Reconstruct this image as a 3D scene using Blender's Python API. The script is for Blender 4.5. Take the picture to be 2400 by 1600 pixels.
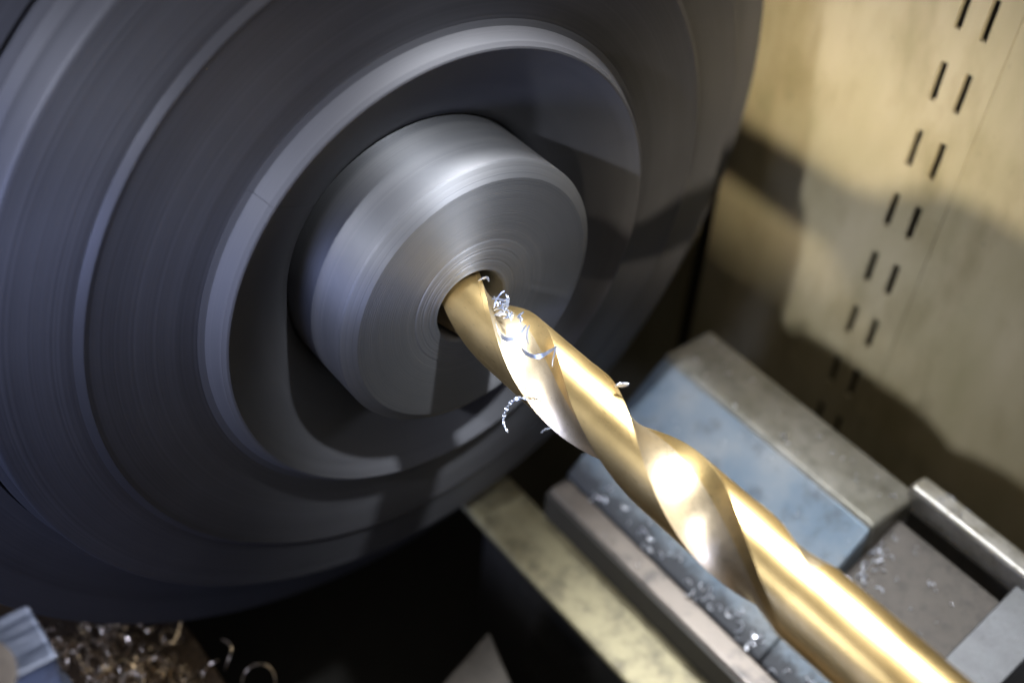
import bpy, bmesh, math, random
from mathutils import Vector, Matrix
random.seed(7)
S = 0.001                       # everything below is written in millimetres
for o in list(bpy.data.objects): bpy.data.objects.remove(o)
scene = bpy.context.scene
COL = scene.collection

# ------------------------------------------------------------------ camera
CAM = Vector((152.50, -120.06, 159.41))
RM = ((0.6057854, -0.5515113, 0.5734625), (0.7932050, 0.3624287, -0.4893580), (0.0620472, 0.7513193, 0.6570156))
FPX = 3007.77                   # focal length in pixels of a 2400 px wide frame
cd = bpy.data.cameras.new('camera'); cam = bpy.data.objects.new('camera', cd); COL.objects.link(cam)
M = Matrix(RM).to_4x4(); M.translation = CAM * S; cam.matrix_world = M
cd.sensor_width = 36; cd.lens = FPX / 2400 * 36; cd.clip_start = 0.01; cd.clip_end = 20
cd.dof.use_dof = True; cd.dof.focus_distance = 0.238; cd.dof.aperture_fstop = 9.0
scene.camera = cam

# ------------------------------------------------------------------ light
w = bpy.data.worlds.new('World'); scene.world = w; w.use_nodes = True
bg = w.node_tree.nodes['Background']; bg.inputs[0].default_value = (0.50, 0.53, 0.62, 1); bg.inputs[1].default_value = 0.045

def lamp(name, kind, loc, target, power, color, size=20, size_y=None, spread=None, spot=None):
    d = bpy.data.lights.new(name, kind); o = bpy.data.objects.new(name, d); COL.objects.link(o)
    o.location = Vector(loc) * S
    o.rotation_euler = (Vector(target) - Vector(loc)).to_track_quat('-Z', 'Y').to_euler()
    d.energy = power; d.color = color
    if kind == 'AREA':
        d.shape = 'RECTANGLE' if size_y else 'DISK'; d.size = size * S
        if size_y: d.size_y = size_y * S
        if spread: d.spread = math.radians(spread)
    else:
        d.shadow_soft_size = size * S
        if kind == 'SPOT': d.spot_size = math.radians(spot); d.spot_blend = 0.5
    return o
lamp('overhead_lamp', 'AREA', (-22, 95, 230), (58, 0, -22), 0.30, (0.95, 0.97, 1.0), 110, 80, 42)
lamp('work_lamp', 'AREA', (140, 18, 260), (0, 0, 14), 0.026, (0.86, 0.92, 1.0), 16, None, 15)
lamp('machine_lamp', 'AREA', (60, -330, 215), (18, 8, 8), 0.062, (0.84, 0.89, 1.0), 12, None, 27)
lamp('window_light', 'AREA', (90, -450, 30), (-40, -70, 0), 0.19, (0.46, 0.56, 1.0), 160, 120, 45)
lamp('bench_lamp', 'AREA', (420, -300, 82), (-14, 125, 2), 0.052, (1.0, 0.89, 0.70), 20, None, 13)
lamp('soft_fill', 'AREA', (250, -150, 650), (20, 0, -20), 1.6, (1.0, 0.94, 0.86), 600)  # added soft fill, gives the gold something to reflect and lifts the ambient

scene.view_settings.view_transform = 'Standard'; scene.view_settings.look = 'None'
scene.view_settings.exposure = 0.0; scene.view_settings.gamma = 1.0
scene.render.engine = 'CYCLES'

# ------------------------------------------------------------------ helpers
def tag(o, label=None, cat=None, group=None, kind=None):
    if label: o['label'] = label
    if cat: o['category'] = cat
    if group: o['group'] = group
    if kind: o['kind'] = kind
    return o
def empty(name, loc=(0, 0, 0)):
    o = bpy.data.objects.new(name, None); COL.objects.link(o); o.location = Vector(loc) * S
    o.empty_display_size = 0.01; return o
def mesh_obj(name, verts, faces, mat, parent=None, smooth=False, loc=(0, 0, 0)):
    me = bpy.data.meshes.new(name); me.from_pydata([tuple(c * S for c in v) for v in verts], [], faces); me.validate(); me.update()
    bm = bmesh.new(); bm.from_mesh(me); bmesh.ops.remove_doubles(bm, verts=bm.verts, dist=1e-7)
    bmesh.ops.recalc_face_normals(bm, faces=bm.faces); bm.to_mesh(me); bm.free()
    o = bpy.data.objects.new(name, me); COL.objects.link(o); o.location = Vector(loc) * S
    if mat: me.materials.append(mat)
    if parent: o.parent = parent
    if smooth:
        for p in me.polygons: p.use_smooth = True
        if smooth != 'all':
            me.set_sharp_from_angle(angle=math.radians(smooth))
    return o
def bevel(o, wd, seg=3):
    m = o.modifiers.new('bevel', 'BEVEL'); m.width = wd * S; m.segments = seg; m.limit_method = 'ANGLE'; m.angle_limit = math.radians(25)
    m.harden_normals = True
    for p in o.data.polygons: p.use_smooth = True
    o.data.set_sharp_from_angle(angle=math.radians(25))
    return o
def prism_x(name, prof, x0, x1, mat, parent=None, bev=0.6, cuts=1):
    """closed profile in (y, z) swept along x"""
    n = len(prof); V = []; F = []
    for i in range(cuts + 1):
        x = x0 + (x1 - x0) * i / cuts
        V += [(x, y, z) for y, z in prof]
    for i in range(cuts):
        for k in range(n):
            a = i * n + k; b = i * n + (k + 1) % n; F.append((a, b, b + n, a + n))
    F.append(tuple(range(n))); F.append(tuple(range(cuts * n, cuts * n + n)))
    o = mesh_obj(name, V, F, mat, parent)
    if bev: bevel(o, bev)
    return o
def box(name, x0, x1, y0, y1, z0, z1, mat, parent=None, bev=0.5):
    return prism_x(name, [(y0, z0), (y1, z0), (y1, z1), (y0, z1)], x0, x1, mat, parent, bev)
def revolve(name, prof, mat, parent=None, seg=256, a0=0.0, a1=360.0, sharp=20):
    """profile of (x, r) turned about the spindle axis"""
    full = abs(a1 - a0 - 360) < 1e-6; n = len(prof); V = []; F = []
    m = seg if full else seg + 1
    for i in range(m):
        a = math.radians(a0 + (a1 - a0) * i / seg); c, s = math.cos(a), math.sin(a)
        V += [(x, r * c, r * s) for x, r in prof]
    for i in range(seg):
        j = (i + 1) % m
        for k in range(n - 1):
            F.append((i * n + k, i * n + k + 1, j * n + k + 1, j * n + k))
    if not full:
        for i in range(m):
            pass
        for i in range(seg): F.append((i * n, (i + 1) * n, (i + 1) * n + n - 1, i * n + n - 1))   # close the back
        F.append(tuple(range(n))); F.append(tuple(reversed(range((m - 1) * n, m * n))))
    return mesh_obj(name, V, F, mat, parent, smooth=sharp)
def arc_pts(cx, cr, rad, t0, t1, n=6):
    return [(cx + rad * math.cos(math.radians(t0 + (t1 - t0) * i / n)), cr + rad * math.sin(math.radians(t0 + (t1 - t0) * i / n))) for i in range(n + 1)]

# ------------------------------------------------------------------ materials
class NT:
    def __init__(s, name):
        s.m = bpy.data.materials.new(name); s.m.use_nodes = True; s.t = s.m.node_tree; s.p = s.t.nodes['Principled BSDF']
    def n(s, typ, **kw):
        x = s.t.nodes.new(typ)
        for k, v in kw.items(): setattr(x, k, v)
        return x
    def l(s, a, b): s.t.links.new(a, b)
    def math(s, op, a, b=None, c=None):
        x = s.n('ShaderNodeMath', operation=op)
        for i, v in enumerate((a, b, c)):
            if v is None: continue
            if isinstance(v, (int, float)): x.inputs[i].default_value = v
            else: s.l(v, x.inputs[i])
        return x.outputs[0]
    def pos(s):
        g = s.n('ShaderNodeNewGeometry'); v = s.n('ShaderNodeVectorMath', operation='SCALE'); v.inputs['Scale'].default_value = 1 / S
        s.l(g.outputs['Position'], v.inputs[0]); return v.outputs[0]
    def noise(s, vec, scale, detail=3, rough=0.5, dim='3D'):
        x = s.n('ShaderNodeTexNoise', noise_dimensions=dim)
        x.inputs['Scale'].default_value = scale; x.inputs['Detail'].default_value = detail; x.inputs['Roughness'].default_value = rough
        s.l(vec, x.inputs['W' if dim == '1D' else 'Vector']); return x.outputs['Fac']
    def ramp(s, fac, stops):
        x = s.n('ShaderNodeValToRGB'); e = x.color_ramp.elements
        while len(e) < len(stops): e.new(0.5)
        for i, (p, c) in enumerate(stops):
            e[i].position = p; e[i].color = (*c, 1) if len(c) == 3 else c
        s.l(fac, x.inputs[0]); return x.outputs[0]
    def range(s, fac, a, b, lo=0.0, hi=1.0):
        x = s.n('ShaderNodeMapRange'); s.l(fac, x.inputs[0])
        for i, v in enumerate((lo, hi, a, b)): x.inputs[i + 1].default_value = v
        return x.outputs[0]
    def mix(s, fac, a, b):
        x = s.n('ShaderNodeMix', data_type='RGBA')
        if isinstance(fac, (int, float)): x.inputs[0].default_value = fac
        else: s.l(fac, x.inputs[0])
        for i, v in ((6, a), (7, b)):
            if isinstance(v, tuple): x.inputs[i].default_value = (*v, 1)
            else: s.l(v, x.inputs[i])
        return x.outputs[2]
    def bump(s, h, strength=0.2, dist=0.1):
        x = s.n('ShaderNodeBump'); x.inputs['Strength'].default_value = strength; x.inputs['Distance'].default_value = dist * S
        s.l(h, x.inputs['Height']); s.l(x.outputs[0], s.p.inputs['Normal']); return x
    def set(s, **kw):
        for k, v in kw.items():
            i = s.p.inputs[k.replace('_', ' ')]
            if isinstance(v, (int, float)): i.default_value = v
            elif isinstance(v, tuple): i.default_value = (*v, 1)
            else: s.l(v, i)
        return s

def turned_metal(name, c0, c1, rough, aniso, groove=6.0, bump=0.06, metallic=1.0, streak=0.5):
    """metal turned on a lathe: everything varies with radius and length, not round the axis"""
    t = NT(name); P = t.pos(); sp = t.n('ShaderNodeSeparateXYZ'); t.l(P, sp.inputs[0])
    r = t.math('SQRT', t.math('ADD', t.math('MULTIPLY', sp.outputs[1], sp.outputs[1]), t.math('MULTIPLY', sp.outputs[2], sp.outputs[2])))
    q = t.math('ADD', r, t.math('MULTIPLY', sp.outputs[0], 1.7))
    coarse = t.noise(q, 0.12, 4, 0.6, '1D'); fine = t.noise(q, groove, 2, 0.6, '1D')
    blot = t.noise(P, 0.05, 3, 0.5)
    f = t.math('ADD', t.math('MULTIPLY', coarse, 0.6), t.math('MULTIPLY', fine, 0.4))
    f2 = t.math('ADD', t.math('MULTIPLY', f, streak), t.math('MULTIPLY', blot, 1 - streak))
    t.set(Base_Color=t.ramp(f2, [(0.30, c0), (0.70, c1)]), Metallic=metallic, Anisotropic=aniso, Anisotropic_Rotation=0.25)
    t.set(Roughness=t.range(f, rough - 0.06, rough + 0.10, 0.3, 0.7))
    cr = t.n('ShaderNodeVectorMath', operation='CROSS_PRODUCT'); cr.inputs[0].default_value = (1, 0, 0); t.l(P, cr.inputs[1])
    nm = t.n('ShaderNodeVectorMath', operation='NORMALIZE'); t.l(cr.outputs[0], nm.inputs[0]); t.l(nm.outputs[0], t.p.inputs['Tangent'])
    t.bump(fine, bump, 0.15)
    return t.m
def dirty_metal(name, c0, c1, dirt, rough=0.42, metallic=0.8, scale=0.12, dirt_lo=0.55, dirt_hi=0.72, stretch=(1, 1, 1), bump=0.15, foot=None):
    t = NT(name); P = t.pos()
    mp = t.n('ShaderNodeMapping'); mp.inputs['Scale'].default_value = stretch; t.l(P, mp.inputs[0])
    a = t.noise(mp.outputs[0], scale, 6, 0.6); b = t.noise(P, scale * 3.1, 5, 0.65); c = t.noise(P, scale * 14, 3, 0.6)
    base = t.mix(t.range(a, 0, 1, 0.35, 0.65), c0, c1)
    d = t.range(b, 0, 0.85, dirt_lo, dirt_hi)
    if foot:                                       # black swarf paste caked along one edge
        sp = t.n('ShaderNodeSeparateXYZ'); t.l(P, sp.inputs[0])
        d = t.math('MAXIMUM', d, t.range(t.math('ADD', sp.outputs[1], t.math('MULTIPLY', t.math('ADD', b, c), -7.0)), 0.97, 0.0, foot - 9.0, foot - 5.5))
    t.set(Base_Color=t.mix(d, base, dirt), Metallic=t.range(d, metallic, metallic * 0.25), Roughness=t.range(t.math('ADD', a, t.math('MULTIPLY', c, 0.4)), rough - 0.12, rough + 0.2, 0.4, 1.0))
    t.bump(t.math('ADD', c, t.math('MULTIPLY', b, 1.5)), bump, 0.3)
    return t.m
def plain(name, c, rough=0.6, metallic=0.0, var=0.25, scale=0.3, bump=0.1):
    t = NT(name); P = t.pos(); a = t.noise(P, scale, 5, 0.6)
    lo = tuple(v * (1 - var) for v in c); hi = tuple(min(1, v * (1 + var)) for v in c)
    t.set(Base_Color=t.mix(t.range(a, 0, 1, 0.3, 0.7), lo, hi), Roughness=t.range(a, max(0.05, rough - 0.1), rough + 0.1, 0.3, 0.7), Metallic=metallic)
    t.bump(a, bump, 0.2); return t.m

M_CHUCK = turned_metal('chuck_steel', (0.050, 0.049, 0.054), (0.105, 0.104, 0.113), 0.58, 0.6, 3.0, 0.06, 0.7, 0.8)
M_JAW = turned_metal('jaw_steel', (0.045, 0.045, 0.050), (0.080, 0.079, 0.086), 0.68, 0.55, 3.0, 0.06, 0.45, 0.8)
M_WORK = turned_metal('workpiece_steel', (0.075, 0.077, 0.085), (0.155, 0.152, 0.155), 0.60, 0.75, 5.0, 0.6, 0.8, 0.85)
M_BORE = plain('bore_dark', (0.03, 0.03, 0.035), 0.5, 0.6)
M_BLUE = dirty_metal('saddle_blue_grey', (0.135, 0.185, 0.235), (0.24, 0.26, 0.27), (0.045, 0.047, 0.052), 0.45, 0.35, 0.05, 0.52, 0.80, foot=49.0)
M_TOP = dirty_metal('saddle_top_oily', (0.19, 0.185, 0.155), (0.28, 0.27, 0.24), (0.09, 0.085, 0.06), 0.42, 0.45, 0.05, 0.45, 0.75)
M_LEDGE = dirty_metal('ledge_brown', (0.17, 0.145, 0.125), (0.23, 0.20, 0.17), (0.05, 0.045, 0.045), 0.42, 0.35, 0.06, 0.5, 0.72)
M_FLOOR = dirty_metal('recess_grimy', (0.075, 0.065, 0.055), (0.11, 0.098, 0.085), (0.035, 0.03, 0.027), 0.5, 0.3, 0.14, 0.5, 0.75)
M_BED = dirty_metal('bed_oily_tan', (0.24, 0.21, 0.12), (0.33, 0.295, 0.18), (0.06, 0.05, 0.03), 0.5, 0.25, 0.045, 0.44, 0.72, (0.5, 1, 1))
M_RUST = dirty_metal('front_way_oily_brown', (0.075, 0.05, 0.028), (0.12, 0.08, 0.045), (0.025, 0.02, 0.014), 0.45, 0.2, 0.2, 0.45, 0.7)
M_DARK = plain('dark_casting_and_shade', (0.030, 0.027, 0.022), 0.7)  # dark castings, and shade put into gaps and slots
M_BRIGHT = dirty_metal('bright_rail', (0.55, 0.54, 0.50), (0.70, 0.69, 0.66), (0.25, 0.23, 0.18), 0.35, 0.8, 0.2)
M_BAR = dirty_metal('grey_bar', (0.15, 0.155, 0.165), (0.20, 0.21, 0.22), (0.09, 0.09, 0.085), 0.42, 0.5, 0.2, 0.6, 0.85)
M_POST = dirty_metal('tool_post_steel_blue_lit', (0.22, 0.26, 0.38), (0.34, 0.38, 0.50), (0.11, 0.10, 0.10), 0.33, 0.95, 0.15, 0.55, 0.8, (6, 0.5, 1))  # blue of the side light is put into the steel's colour
M_CHIP = plain('chip_steel', (0.33, 0.36, 0.43), 0.38, 0.85, 0.15, 0.8, 0.3)
M_CHIPL = plain('chip_steel_glint', (0.74, 0.77, 0.84), 0.30, 0.65, 0.15, 0.8, 0.3)  # lighter copy of the chip steel, its glint put into the colour
M_CHIPB = plain('chip_steel_tarnished', (0.66, 0.52, 0.34), 0.30, 0.85, 0.4, 0.8, 0.3)

def gold_material(name, c0, c1, spot, rlo, rhi, bmp):
    t = NT(name); P = t.pos()
    a = t.noise(P, 0.12, 2, 0.4)
    base = t.mix(t.range(a, 0, 1, 0.35, 0.68), c0, c1)
    sp = t.range(t.noise(P, 9.0, 2, 0.5), 0, 0.35, 0.35, 0.75)
    mp = t.n('ShaderNodeMapping'); mp.inputs['Rotation'].default_value = (0.3, 0.5, 0.9); mp.inputs['Scale'].default_value = (0.35, 3.2, 3.2); t.l(P, mp.inputs[0])
    scr = t.range(t.noise(mp.outputs[0], 1.0, 3, 0.55), 0, 0.55, 0.66, 0.72)          # short dark rub marks
    t.set(Base_Color=t.mix(scr, t.mix(sp, base, spot), tuple(v * 0.45 for v in spot)), Metallic=1.0, Roughness=t.math('ADD', t.range(t.noise(P, 0.12, 2, 0.4), rlo, rhi, 0.3, 0.7), t.range(t.noise(P, 7.0, 2, 0.5), -bmp, bmp, 0.3, 0.7)))
    return t.m
M_GOLD = gold_material('titanium_nitride', (0.80, 0.575, 0.25), (0.74, 0.54, 0.25), (0.44, 0.31, 0.13), 0.30, 0.37, 0.03)
M_GOLDW = gold_material('titanium_nitride_worn_lit', (0.64, 0.52, 0.34), (0.56, 0.46, 0.31), (0.30, 0.23, 0.14), 0.35, 0.43, 0.12)  # greyer flute gold, wear and bright lamp reflection both put into the colour

def wall_material():
    t = NT('cream_painted_sheet'); P = t.pos()
    mp = t.n('ShaderNodeMapping'); mp.inputs['Scale'].default_value = (1, 1, 0.35); t.l(P, mp.inputs[0])
    a = t.noise(mp.outputs[0], 0.035, 5, 0.6); mp2 = t.n('ShaderNodeMapping'); mp2.inputs['Scale'].default_value = (1, 1, 0.4); t.l(P, mp2.inputs[0])
    b = t.noise(mp2.outputs[0], 0.09, 6, 0.6); c = t.noise(P, 0.45, 4, 0.6)
    base = t.mix(t.range(a, 0, 1, 0.35, 0.65), (0.285, 0.24, 0.15), (0.21, 0.18, 0.098))
    d = t.range(b, 0, 0.75, 0.48, 0.72)
    e = t.range(c, 0, 0.7, 0.66, 0.76)
    t.set(Base_Color=t.mix(e, t.mix(d, base, (0.16, 0.13, 0.065)), (0.10, 0.085, 0.05)), Roughness=t.range(a, 0.4, 0.6), Specular_IOR_Level=0.4)
    t.bump(c, 0.08, 0.2); return t.m
M_WALL = wall_material()

# ------------------------------------------------------------------ setting
TK = math.tan(math.radians(2.4))
def slab(name, x0, x1, y0, y1, mat, t0=0.0, t1=0.0, z0=-330, z1=300):
    V = [(x + (z + 5) * k, y, z) for z in (z0, z1) for y in (y0, y1) for x, k in ((x0, t0), (x1, t1))]
    return mesh_obj(name, V, [(0, 1, 3, 2), (4, 6, 7, 5), (0, 4, 5, 1), (2, 3, 7, 6), (0, 2, 6, 4), (1, 5, 7, 3)], mat)
tag(slab('wall', -50, -1.6, 127, 130, M_WALL, 0, TK), kind='structure')
tag(slab('wall', 21.1, 330, 127, 130, M_WALL, TK, 0), kind='structure')
tag(slab('wall', -330, -59.5, 131, 134, M_WALL), kind='structure')
tag(slab('wall', -330, 330, 170, 172, M_DARK), kind='structure')
tag(box('chip_tray', -330, 330, -260, 169, -262, -258, M_DARK, bev=0), kind='structure')

# twin slotted shelf upright let into the wall
up = empty('shelf_upright', (10, 127, -230)); tag(up, 'cream slotted metal upright with two rows of dark slots on wall', 'shelf upright')
def upright():
    V = []; F = []
    def bx(x0, x1, z0, z1, y0=126.75, y1=128.0):
        i = len(V)
        V.extend([(x + (z + 5) * TK, y, z) for x in (x0, x1) for y in (y0, y1) for z in (z0, z1)])
        F.extend([tuple(i + k for k in q) for q in ((0, 1, 3, 2), (4, 6, 7, 5), (0, 4, 5, 1), (2, 3, 7, 6), (0, 2, 6, 4), (1, 5, 7, 3))])
    pitch = 18.75; sl = 10.2; wd = 2.0
    c1, c2 = 7.0, 14.0; z_lo, z_hi = -230, 215
    for a, b in [(-1.5, c1 - wd / 2), (c1 + wd / 2, c2 - wd / 2), (c2 + wd / 2, 21.0)]: bx(a, b, z_lo, z_hi)
    for c in (c1, c2):
        z = -4.0 - 12 * pitch; prev = z_lo
        while z < z_hi - 12:
            bx(c - wd / 2, c + wd / 2, prev, z - sl / 2); prev = z + sl / 2; z += pitch
        bx(c - wd / 2, c + wd / 2, prev, z_hi)
    return V, F
V, F = upright()
OFF = Vector((-10, -127, 230)) * S
u = mesh_obj('face_plate', V, F, M_WALL, up); u.location = OFF
u = slab('channel_back', -1.5, 21, 138, 139, M_DARK, TK, TK, -230, 215); u.parent = up; u.location = OFF  # channel back and sides coloured dark for the shade inside the slots
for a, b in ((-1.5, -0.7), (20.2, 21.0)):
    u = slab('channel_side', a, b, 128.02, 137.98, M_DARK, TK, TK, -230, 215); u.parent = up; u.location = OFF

# headstock behind the chuck
hs = empty('headstock', (-140, 0, -110)); tag(hs, 'dark headstock casting behind the large round chuck', 'headstock')
box('housing', -60, 45, -130, 104, 0, 235, M_DARK, hs, 6)
revolve('spindle_nose', [(-97, 0.1), (-97, 60), (-70, 60), (-70, 0.1)], M_CHUCK, None, 96).parent = hs
hs.children[-1].location = (0.140, 0, 0.110)

# bed with its two ways
bed = empty('lathe_bed', (40, 0, -160)); tag(bed, 'oily tan lathe bed ways running under the drill', 'lathe bed')
def inbed(o):
    o.parent = bed; o.location = Vector((-40, 0, 160)) * S; return o
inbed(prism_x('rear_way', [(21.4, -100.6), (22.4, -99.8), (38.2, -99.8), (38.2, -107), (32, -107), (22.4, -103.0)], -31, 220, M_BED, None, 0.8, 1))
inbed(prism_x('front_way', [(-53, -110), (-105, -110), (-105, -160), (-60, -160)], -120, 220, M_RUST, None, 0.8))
inbed(box('front_wall', -120, 220, -103, -60, -256, -160.5, M_DARK, None, 0))
inbed(box('rear_wall', -12, 220, 38.4, 100, -256, -99.7, M_DARK, None, 0))
inbed(box('way_web', -31, 220, 32, 38, -256, -107.2, M_DARK, None, 0))
poly = [(-3, 13), (3, -6), (9, -25), (40, -25), (40, 0)]
o = mesh_obj('bracket', [(x, y, z) for z in (-120, -150) for x, y in poly], [(0, 1, 2, 3, 4), (9, 8, 7, 6, 5)] + [(k, (k + 1) % 5, 5 + (k + 1) % 5, 5 + k) for k in range(5)], M_FLOOR)
inbed(bevel(o, 0.8))

# ------------------------------------------------------------------ carriage
sad = empty('lathe_carriage', (20, 60, -99)); tag(sad, 'blue grey cast carriage lying on the bed behind the drill', 'lathe carriage')
def insad(o):
    o.parent = sad; o.location = Vector((-20, -60, 99)) * S; return o
insad(prism_x('inclined_face', [(45, -89.2), (75, -62.4), (75, -99), (45, -99)], -14.5, 57, M_BLUE, None, 1.0))
insad(prism_x('inclined_face', [(45, -89.2), (60, -75.8), (60, -99), (45, -99)], 57.2, 160, M_BLUE, None, 0.8))
insad(prism_x('top_land', [(75.1, -62.0), (92.3, -61.4), (92.3, -98), (75.1, -98)], -15, 57, M_TOP, None, 1.4))
insad(prism_x('front_ledge', [(38.2, -90), (44.9, -89.7), (44.9, -99.2), (38.2, -99.2)], -13.5, 160, M_LEDGE, None, 1.0))
insad(prism_x('front_skirt', [(37.2, -91), (38.1, -90.6), (38.1, -99.4), (37.2, -99.4)], -13.0, 160, M_DARK, None, 0.2))  # dark front wall of the ledge, its shade put into the colour too
insad(prism_x('recess_floor', [(60.1, -79), (85.6, -65.6), (85.6, -98), (60.1, -98)], 57.1, 86.5, M_FLOOR, None, 0.4))
insad(box('rear_rail', 54.5, 200, 89.2, 95.6, -98, -58.2, M_BRIGHT, None, 1.4))
insad(box('rail_gap_shade', 57.5, 86.4, 88.6, 89.1, -98, -64.0, M_DARK, None, 0))  # thin dark plate standing in for the shade in the gap beside the rail
insad(prism_x('cross_bar', [(60.2, -76.6), (89.0, -61.5), (89.0, -98), (60.2, -98)], 86.6, 98.6, M_BAR, None, 0.5))

# ------------------------------------------------------------------ tool post
tp = empty('tool_post', (40, -130, -108)); tag(tp, 'grey milled steel tool post tinted for blue light, its corner at lower left beside the swarf', 'tool post')
def intp(o):
    o.parent = tp; o.location = Vector((-40, 130, 108)) * S; return o
intp(box('clamp_plate', 20.5, 32.0, -170, -97.8, -9, 0, M_POST, None, 0.7))
intp(box('body', 26, 110, -172, -96.5, -108, -9.1, M_POST, None, 2))
def cyl_z(name, cx, cy, r, z0, z1, mat, n=48, bev=0.5, inner=None):
    V = []; F = []
    prof = [(0.01, z0), (r, z0), (r, z1), (0.01, z1)]
    for i in range(n):
        a = 2 * math.pi * i / n
        V += [(cx + q * math.cos(a), cy + q * math.sin(a), z) for q, z in prof]
    for i in range(n):
        j = (i + 1) % n
        for k in range(3): F.append((i * 4 + k, i * 4 + k + 1, j * 4 + k + 1, j * 4 + k))
    o = mesh_obj(name, V, F, mat); bevel(o, bev, 2); return o
intp(cyl_z('washer', 28.5, -110.6, 7.6, 0.05, 0.5, M_LEDGE, 64, 0.15))

# ------------------------------------------------------------------ chuck
ch = empty('lathe_chuck', (-70, 0, 0)); tag(ch, 'large dark grey round lathe chuck gripping the steel workpiece', 'lathe chuck')
def inch(o):
    o.parent = ch; o.location = Vector((70, 0, 0)) * S; return o
body = ([(-40, 28), (-23.2, 28), (-23.2, 50.6), (-12.6, 50.8), (-12.2, 53.5), (-15.3, 71.4), (-15.2, 72.0), (-15.1, 72.7), (-15.5, 73.4), (-16.1, 74.2), (-19.1, 86.6)]
        + [(-20.2 + 0.9 * math.cos(math.radians(t)), 87.6 + 1.3 * math.sin(math.radians(t))) for t in (0, 25, 50, 75, 90)]
        + [(-26.0, 89.4), (-27.4, 91.0), (-40, 91.0)])
inch(revolve('body', body, M_CHUCK, None, 320))
fl = [(-45, 60), (-40.01, 91.2), (-31.5, 92.0)] + [(-31.5 - 0.16 * (r - 92), r) for r in (100, 108)] + arc_pts(-37.6, 110.0, 4.0, 50, 90, 4) + [(-70, 114.0), (-72, 112), (-72, 20)]
inch(revolve('back_flange', fl, M_CHUCK, None, 320))
jaw = [(-22.9, 30.15), (-20.3, 30.4), (-19.7, 31.0), (-19.0, 32.2), (-9.2, 48.0), (-8.2, 48.8), (-7.8, 49.3), (-7.9, 49.7), (-8.6, 50.4), (-10.8, 51.3), (-11.8, 51.9), (-12.1, 53.2), (-12.5, 53.0), (-12.5, 50.7), (-23.0, 50.5)]
gap = 0.03
for k in range(3):
    o = inch(revolve('jaw', jaw, M_JAW, None, 110, 20 + 120 * k + gap, 140 + 120 * k - gap))

# ------------------------------------------------------------------ workpiece
wp = [(-22, 0.1), (-22, 7.9), (-1.0, 7.9), (-0.3, 8.0), (0.0, 8.4)] + [(-0.04 - 0.06 * ((k * 7) % 3) * (k % 2), 8.6 + 0.33 * k) for k in range(18)] + [(0.0, 15.2), (0.0, 27.2), (-0.15, 27.5), (-1.9, 29.85), (-2.3, 30.0), (-34, 30.0), (-34, 0.1)]
work = revolve('workpiece', wp, M_WORK, None, 320, sharp=14)
for v in work.data.vertices:                       # hole drilled a millimetre off centre, like the bit
    c = v.co / S; r = math.hypot(c.y, c.z)
    if r < 15.2 and c.x > -23:
        k = min(max((15.2 - r) / 6.7, 0), 1); v.co += Vector((0, -0.8, -0.6)) * (1.3 * k * S)
tag(work, 'turned round steel workpiece with drilled centre hole held in chuck jaws', 'workpiece')

# ------------------------------------------------------------------ drill bit
R_D = 7.0; PITCH = 81.8
NSEC = 300                                        # 2 x 150 samples round the bit
def flute_r(u, span):
    """shallow hollow-ground gullet between margin and heel"""
    half = math.radians(span) / 2; rmin = 0.56; c = math.cos(half)
    dc = (1 - rmin * rmin) / (2 * (c - rmin)); rc = dc - rmin; th = (u - 0.5) * 2 * half
    return min(1.0, dc * math.cos(th) - math.sqrt(max(rc * rc - (dc * math.sin(th)) ** 2, 0)))
def section(x):
    """radius for each angle of the cross-section at x: two hooked flutes with flat heels, margins, fading into the round shank"""
    run = min(max((x - 68.0) / 20.0, 0), 1) ** 1.4
    k = min(max((x - 36.0) / 26.0, 0), 1); H = -20.0 - 17.0 * k
    out = []
    # samples sit exactly on heel, edge and margin so that the edges stay crisp
    qs = [(H + (74.0 - H) * i / 64, 1 if i > 13 else 2) for i in range(65)] + [(74.4, 0), (78.0, 0), (82.0, 0), (82.4, 0)] + [(82.4 + (179.6 + H - 82.4) * i / 81, 0) for i in range(1, 82)]  # heel strip kept gold, so the flute's shading boundary becomes a colour edge
    for half in (0.0, 180.0):
        for q, fl in qs:
            if fl: r = flute_r((74.0 - q) / (74.0 - H), 74.0 - H)
            else: r = 1.0 if q <= 82.0 else 0.984
            if q == H: r = 0.984
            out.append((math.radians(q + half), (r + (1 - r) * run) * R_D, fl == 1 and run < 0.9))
    return out
def drill_mesh(x0, x1, step):
    V = []; F = []; G = []; nx = int(round((x1 - x0) / step)); N = NSEC
    for i in range(nx + 1):
        x = x0 + (x1 - x0) * i / nx; sec = section(x)
        tw = math.radians(360.0 * min(x, 95.0) / PITCH)
        of = 1.3 * (88.0 - x) / 83.0               # the bit wanders a little off the spindle line towards the hole
        V += [(x, r * math.cos(b + tw) - 0.8 * of, r * math.sin(b + tw) - 0.6 * of) for b, r, g in sec]; G.append([g for b, r, g in sec])
    mats = []
    for i in range(nx):
        for k in range(N):
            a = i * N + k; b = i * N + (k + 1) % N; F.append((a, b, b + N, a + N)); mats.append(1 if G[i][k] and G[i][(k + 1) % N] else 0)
    F.append(tuple(range(N))); F.append(tuple(range(nx * N, nx * N + N))); mats += [0, 0]
    return V, F, mats
db = empty('drill_bit', (100, 0, 0)); tag(db, 'gold coated twist drill bit entering the workpiece hole', 'drill bit')
V, F, mats = drill_mesh(-16, 95, 0.5); o = mesh_obj('fluted_body', V, F, M_GOLD, db, smooth=9); o.location = Vector((-100, 0, 0)) * S
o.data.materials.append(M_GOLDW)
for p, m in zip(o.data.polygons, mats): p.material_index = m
V, F, mats = drill_mesh(95.0, 128, 3); o = mesh_obj('shank', V, F, M_GOLD, db, smooth=40); o.location = Vector((-100, 0, 0)) * S

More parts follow.
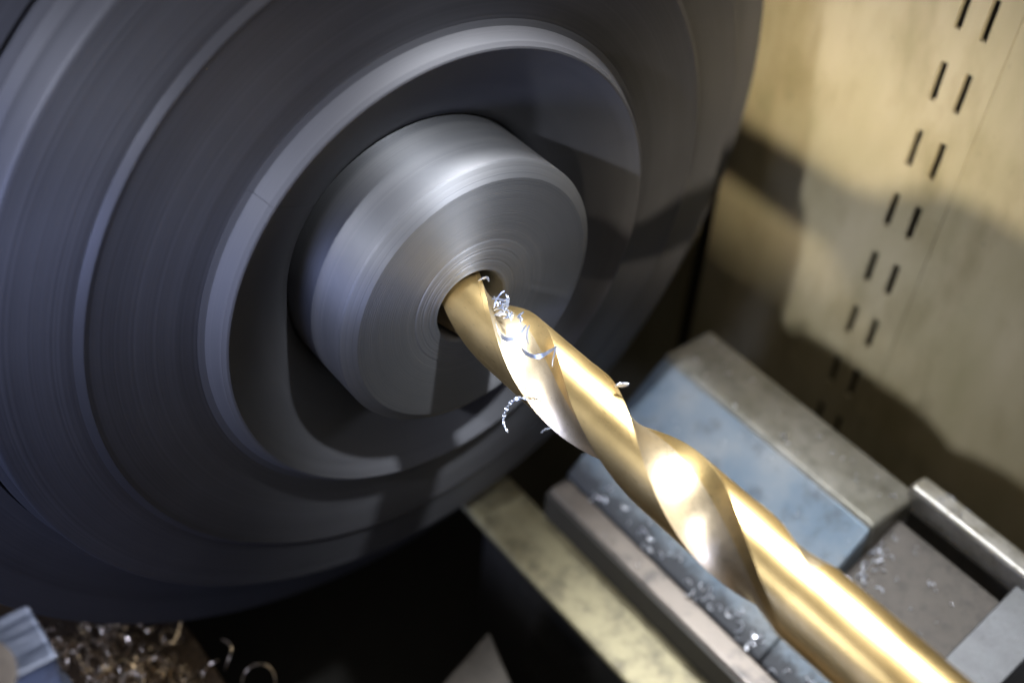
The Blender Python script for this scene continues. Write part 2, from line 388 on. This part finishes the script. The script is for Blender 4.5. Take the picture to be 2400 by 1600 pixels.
# unseen drill chuck, added to carry the bit and cast the wall's shadow band
dk = empty('drill_chuck', (200, 0, 0)); tag(dk, 'unseen steel tailstock drill chuck holding the gold drill shank, added to shadow the wall', 'drill chuck')
o = revolve('sleeve', [(127, 6.6), (127, 10), (140, 17.5), (185, 17.5), (188, 15), (188, 6.6)], M_JAW, None, 96); o.parent = dk; o.location = Vector((-200, 0, 0)) * S
o = revolve('arbor', [(188.1, 1), (188.1, 13), (330, 13), (330, 1)], M_JAW, None, 96); o.parent = dk; o.location = Vector((-200, 0, 0)) * S

# ------------------------------------------------------------------ swarf
def wpt(px, py, lift):
    """a point beside the drill, lift mm from the spindle axis towards the viewer, from a spot in the 2400 px photograph"""
    d = Matrix(RM) @ Vector(((px - 1200) / FPX, -(py - 800) / FPX, -1)); n = CAM.copy(); n.x = 0; n.normalize()
    t = (lift - CAM.dot(n)) / d.dot(n); return CAM + d * t
def smooth_path(P, n=6):
    out = []
    Q = [P[0]] + list(P) + [P[-1]]
    for i in range(1, len(Q) - 2):
        for k in range(n):
            t = k / n; a, b, c, d = Q[i - 1], Q[i], Q[i + 1], Q[i + 2]
            out.append(0.5 * ((2 * b) + (c - a) * t + (2 * a - 5 * b + 4 * c - d) * t * t + (3 * b - a - 3 * c + d) * t ** 3))
    out.append(P[-1]); return out
def ribbon(P, wd, th, side, twist=0.0, taper=True, ragged=0.0):
    """thin curled chip: a strip with thickness along a path"""
    V = []; F = []; n = len(P); up = Vector(side).normalized()
    for i, p in enumerate(P):
        t = (P[min(i + 1, n - 1)] - P[max(i - 1, 0)]).normalized()
        u = (up - t * up.dot(t)).normalized(); v = t.cross(u)
        a = twist * i / n; u, v = u * math.cos(a) + v * math.sin(a), v * math.cos(a) - u * math.sin(a)
        k = 1.0
        if taper: k = 0.35 + 0.65 * min(1, 4 * min(i, n - 1 - i) / n)
        w_ = wd * k * (1 + ragged * random.uniform(-1, 1))
        for sa, sb in ((-1, -1), (1, -1), (1, 1), (-1, 1)):
            q = p + u * (w_ * sa / 2) + v * (th * sb / 2); V.append(tuple(q))
    for i in range(n - 1):
        for k in range(4):
            a = i * 4 + k; b = i * 4 + (k + 1) % 4; F.append((a, b, b + 4, a + 4))
    F.append((0, 1, 2, 3)); F.append(tuple(range(n * 4 - 4, n * 4)))
    return V, F
def chip(name, V, F, mat, label, group=None):
    c = Vector((sum(v[0] for v in V), sum(v[1] for v in V), sum(v[2] for v in V))) / len(V)
    o = mesh_obj(name, [tuple(Vector(v) - c) for v in V], F, mat, None, smooth=50, loc=c)
    tag(o, label, 'metal chip', group); return o
def z5(x, y): return 900 + x * .3507, 550 + y * .3507
TOV = tuple(CAM.normalized())
def drawn(pts, lift, wd, th, label, twist=0.0, ragged=0.25, side=None, group=None, n=7):
    P = smooth_path([wpt(*z5(p[0], p[1]), p[2] if len(p) > 2 else lift) for p in pts], n)
    V, F = ribbon(P, wd, th, side or (0.6, 0.5, 0.6), twist, True, ragged)
    return chip('metal_chip', V, F, M_CHIP, label, group)
drawn([(745, 590, 6.0), (765, 645, 6.6), (800, 690, 7.0), (850, 698, 7.2), (900, 672, 7.4), (950, 605, 7.0)], 6, 0.85, 0.12, 'bright curled chip, upper of two arcs lying in the drill flute', side=(-0.55, 0.36, 0.75), ragged=0.15)
drawn([(905, 715, 6.6), (925, 765, 7.0), (965, 800, 7.4), (1020, 815, 7.6), (1080, 795, 7.6), (1155, 745, 7.4)], 6, 0.75, 0.12, 'bright curled chip, lower of two arcs lying in the drill flute', 0.4, side=(-0.55, 0.36, 0.75), ragged=0.15)
drawn([(1152, 748, 7.4), (1140, 790, 7.2), (1128, 835, 7.0), (1125, 882, 6.8)], 6, 0.5, 0.12, 'short thin chip hanging below the lower arc in the flute', 1.0)
drawn([(972, 605, 6.6), (958, 640, 6.9), (955, 685, 7.0), (965, 735, 6.6)], 6, 0.55, 0.12, 'upright sliver of swarf between the two curled chips', 0.6)
drawn([(735, 490, 5.6), (748, 440, 6.6), (775, 400, 7.4), (805, 374, 7.8)], 6, 0.32, 0.1, 'hair thin curl of swarf rising beside the drilled hole', 0.3)
drawn([(720, 430, 6.2), (760, 428, 6.8), (800, 440, 7.2), (830, 425, 7.4)], 6, 0.5, 0.1, 'small kinked chip crossing the edge of the drilled hole', 1.2)
drawn([(740, 505, 5.4), (775, 485, 6.4), (815, 470, 6.8), (835, 420, 7.2)], 6, 0.9, 0.12, 'broad torn chip in the tangle at the hole mouth', 1.4, 0.5)
drawn([(735, 535, 5.4), (790, 525, 6.2), (830, 535, 6.5), (860, 520, 6.4)], 6, 0.8, 0.15, 'ragged chip at the bottom of the tangle near the hole', 2.0, 0.6)
drawn([(800, 560, 6.0), (830, 545, 6.6), (845, 560, 6.6), (862, 538, 6.4)], 6, 0.7, 0.15, 'crumpled bright chip below the tangle on the flute', 2.4, 0.6)
drawn([(935, 515, 6.3), (905, 540, 6.5), (918, 570, 6.5), (905, 590, 6.4)], 6, 0.9, 0.2, 'bright white fleck of swarf on the flute shoulder', 1.0, 0.5)
drawn([(975, 1110, 6.0), (930, 1090, 6.2), (880, 1098, 6.2), (838, 1132, 6.0), (808, 1190, 5.6), (800, 1255, 5.2), (828, 1322, 5.0)], 6, 0.62, 0.2, 'long twisted swarf curl hanging off the lower side of the drill', 26.0, 0.35, n=14)
drawn([(1120, 1288, 5.0), (1095, 1298, 5.2), (1070, 1308, 5.2), (1048, 1322, 5.0)], 5, 0.7, 0.15, 'small torn chip poking out below the drill land', 1.2, 0.5)
drawn([(1545, 1012, 5.6), (1580, 1004, 5.6), (1635, 998, 5.6)], 5, 1.1, 0.2, 'bright chip sticking out past the upper edge of the drill', 0.4, 0.3)
drawn([(630, 308, 5.2), (660, 292, 5.6), (690, 288, 5.6), (700, 312, 5.4)], 5, 0.5, 0.15, 'tiny chip clinging to the drill at the hole rim', 0.5, 0.4)

for k in range(6):                                 # finer hairs in the tangle at the hole mouth
    x0, y0 = 745 + 18 * k, random.uniform(440, 540); pts = [(x0, y0, 5.6)]
    for _ in range(4): pts.append((pts[-1][0] + random.uniform(-22, 26), pts[-1][1] + random.uniform(-34, 22), pts[-1][2] + random.uniform(0.0, 0.4)))
    drawn(pts, 6, 0.26, 0.1, 'hair fine metal chip in the tangle at the hole mouth', random.uniform(0, 2), 0.3, group='hair fine chips at the hole mouth')

# small loose chips: shared meshes, each one its own object
def shard_mesh(k):
    r = random.Random(k); n = r.choice((5, 6, 8)); R_ = r.uniform(0.35, 0.9); ang = r.uniform(1.2, 4.2); pitch = r.uniform(-0.5, 0.5)
    P = [Vector((R_ * math.cos(ang * i / n), R_ * math.sin(ang * i / n), pitch * i / n + 0.25)) for i in range(n + 1)]
    V, F = ribbon(P, r.uniform(0.25, 0.6), 0.12, (0.2, 0.1, 1), r.uniform(0, 2), True, 0.4)
    me = bpy.data.meshes.new('metal_chip'); me.from_pydata([tuple(c * S for c in v) for v in V], [], F); me.update()
    for p in me.polygons: p.use_smooth = True
    me.set_sharp_from_angle(angle=math.radians(45)); return me
SH = [shard_mesh(100 + k) for k in range(14)]; SHB = [shard_mesh(300 + k) for k in range(14)]
for m in SH: m.materials.append(M_CHIPL)
for m in SHB: m.materials.append(M_CHIPB)
def scatter(n, place, label, group, meshes=SH, smin=0.5, smax=1.3, tiltmax=0.6):
    for _ in range(n):
        o = bpy.data.objects.new('metal_chip', random.choice(meshes)); COL.objects.link(o)
        (x, y, z), nrm = place(); k = random.uniform(smin, smax); o.scale = (k, k, k)
        q = Vector((0, 0, 1)).rotation_difference(Vector(nrm)); o.rotation_euler = q.to_euler(); 
        o.rotation_euler.rotate_axis('Z', random.uniform(0, 6.28)); o.rotation_euler.rotate_axis('X', random.uniform(-tiltmax, tiltmax))
        o.location = Vector((x, y, z)) * S; tag(o, label, 'metal chip', group)
U = random.uniform
def on_slope(x0, x1, y0, y1):
    def f():
        y = U(y0, y1); return (U(x0, x1), y - 0.1, -89.2 + (y - 45) * 26.8 / 30 + 0.25), (0, -0.67, 0.74)
    return f
scatter(16, on_slope(-12, 55, 52, 74), 'tiny bright metal chip lying on the blue grey inclined carriage face', 'chips on the inclined carriage face', smin=0.25, smax=0.6)
scatter(60, on_slope(-8, 115, 45, 49.5), 'small glinting metal chip along the foot of the inclined carriage face', 'chips along the foot of the carriage face', smin=0.7, smax=1.7)
scatter(26, lambda: ((U(-12, 55), U(76, 91), -61.4), (0, 0, 1)), 'tiny metal chip on the flat top of the carriage', 'chips on the carriage top', smin=0.35, smax=0.95)
scatter(10, lambda: ((U(-10, 110), U(39, 44), -89.6), (0, 0, 1)), 'small metal chip on the brown carriage ledge', 'chips on the carriage ledge', smin=0.3, smax=0.8)
def fz(y): return -79 + (y - 60.1) * 13.4 / 25.5 + 0.2
def loose_floor():
    y = U(62, 84); return (U(58, 85), y, fz(y)), (0, -0.46, 0.89)
def heap():
    y = 72 + random.gauss(0, 3.5); return (58.5 + abs(random.gauss(0, 3.5)), y, fz(y)), (0, -0.46, 0.89)
scatter(30, heap, 'bright metal chip in the small heap in the carriage recess', 'chips heaped in the carriage recess', smin=0.8, smax=1.8, tiltmax=1.2)
scatter(24, loose_floor, 'loose metal chip scattered on the grimy recess floor', 'chips scattered on the recess floor', smin=0.5, smax=1.2)
scatter(9, lambda: ((U(62, 68), U(90.5, 94.5), -58.0), (0, 0, 1)), 'metal chip on the bright rail behind the recess', 'chips on the bright rail', smin=0.5, smax=1.2, tiltmax=1.2)
# tarnished swarf lying on the front way, lower left
def curl_mesh(k):
    r = random.Random(k); n = r.randint(14, 34); p = Vector((0, 0, 0.5)); d = Vector((1, 0, 0)); P = [p.copy()]
    turn = r.uniform(0.25, 0.6) * r.choice((-1, 1)); ax = Vector((r.uniform(-.4, .4), r.uniform(-1, 1), r.uniform(-1, 1))).normalized(); st = r.uniform(0.25, 0.5)
    for _ in range(n):                             # a wandering, uneven curl
        d = Matrix.Rotation(turn * r.uniform(0.4, 1.5), 3, ax) @ d; ax = (ax + Vector((r.uniform(-.25, .25), r.uniform(-.25, .25), r.uniform(-.25, .25)))).normalized()
        p = p + d * st; P.append(p.copy())
    lo = min(q.z for q in P); P = [q - Vector((0, 0, lo - 0.1)) for q in P]
    V, F = ribbon(P, r.uniform(0.25, 0.6), 0.12, (0.1, 1, 0.2), r.uniform(0, 3), True, 0.45)
    me = bpy.data.meshes.new('swarf_curl'); me.from_pydata([tuple(c * S for c in v) for v in V], [], F); me.update(); me.materials.append(M_CHIPB)
    for p_ in me.polygons: p_.use_smooth = True
    me.set_sharp_from_angle(angle=math.radians(45)); return me
CU = [curl_mesh(500 + k) for k in range(16)]
def front_way(): return (U(-62, -14), U(-92, -55.5), -109.7), (0, 0, 1)
def front_heap(): return (U(-54, -22) , -71 + random.gauss(0, 7), -109.6 + abs(random.gauss(0, 1.8))), (0, 0, 1)
scatter(40, front_way, 'small tarnished chip scattered on the brown front bed way', 'chips scattered on the front bed way', SHB, 0.6, 1.9, 0.9)
scatter(70, front_heap, 'tarnished curled swarf in the pile on the front bed way', 'swarf curls piled on the front bed way', CU, 1.0, 2.2, 1.5)
# the tangle under the loose curls, too fine to count
V = []; F = []
for _ in range(110):
    me = random.choice(CU if random.random() < 0.6 else SHB); (x, y, z), _n = front_heap() if random.random() < 0.75 else front_way()
    m = Matrix.Translation((x, y, z - 0.4)) @ Matrix.Rotation(U(0, 6.28), 4, 'Z') @ Matrix.Rotation(U(-1.5, 1.5), 4, 'X') @ Matrix.Scale(U(0.5, 1.2), 4); b = len(V)
    V += [tuple(m @ (v.co / S)) for v in me.vertices]; F += [tuple(b + i for i in p.vertices) for p in me.polygons]
me = bpy.data.meshes.new('swarf_tangle'); me.from_pydata([tuple(c * S for c in v) for v in V], [], F); me.update(); me.materials.append(M_CHIPB)
o = bpy.data.objects.new('swarf_tangle', me); COL.objects.link(o); tag(o, 'fine tangle of golden brown swarf on the front bed way', 'swarf', kind='stuff')
def on_z(px, py, z):
    d = Matrix(RM) @ Vector(((px - 1200) / FPX, -(py - 800) / FPX, -1)); return CAM + d * ((z - CAM.z) / d.z)
def free_curl(pts, wd, label):
    P = smooth_path([on_z(300 + x * .2551, 1200 + y * .2551, z) for x, y, z in pts], 8); V, F = ribbon(P, wd, 0.25, (0.3, 0.2, 1), 0.3, True, 0.2); chip('swarf_curl', V, F, M_CHIPB, label)
free_curl([(860, 1165, -104), (905, 1185, -103), (945, 1225, -103), (945, 1290, -104), (915, 1370, -106), (890, 1440, -109)], 0.8, 'hooked swarf curl standing off the edge of the front bed way')
free_curl([(1040, 1600, -112), (1060, 1500, -110), (1110, 1430, -108), (1190, 1395, -107), (1270, 1405, -107), (1330, 1460, -108), (1355, 1560, -110), (1340, 1640, -112)], 0.5, 'large dark open ring of swarf at the bottom edge')
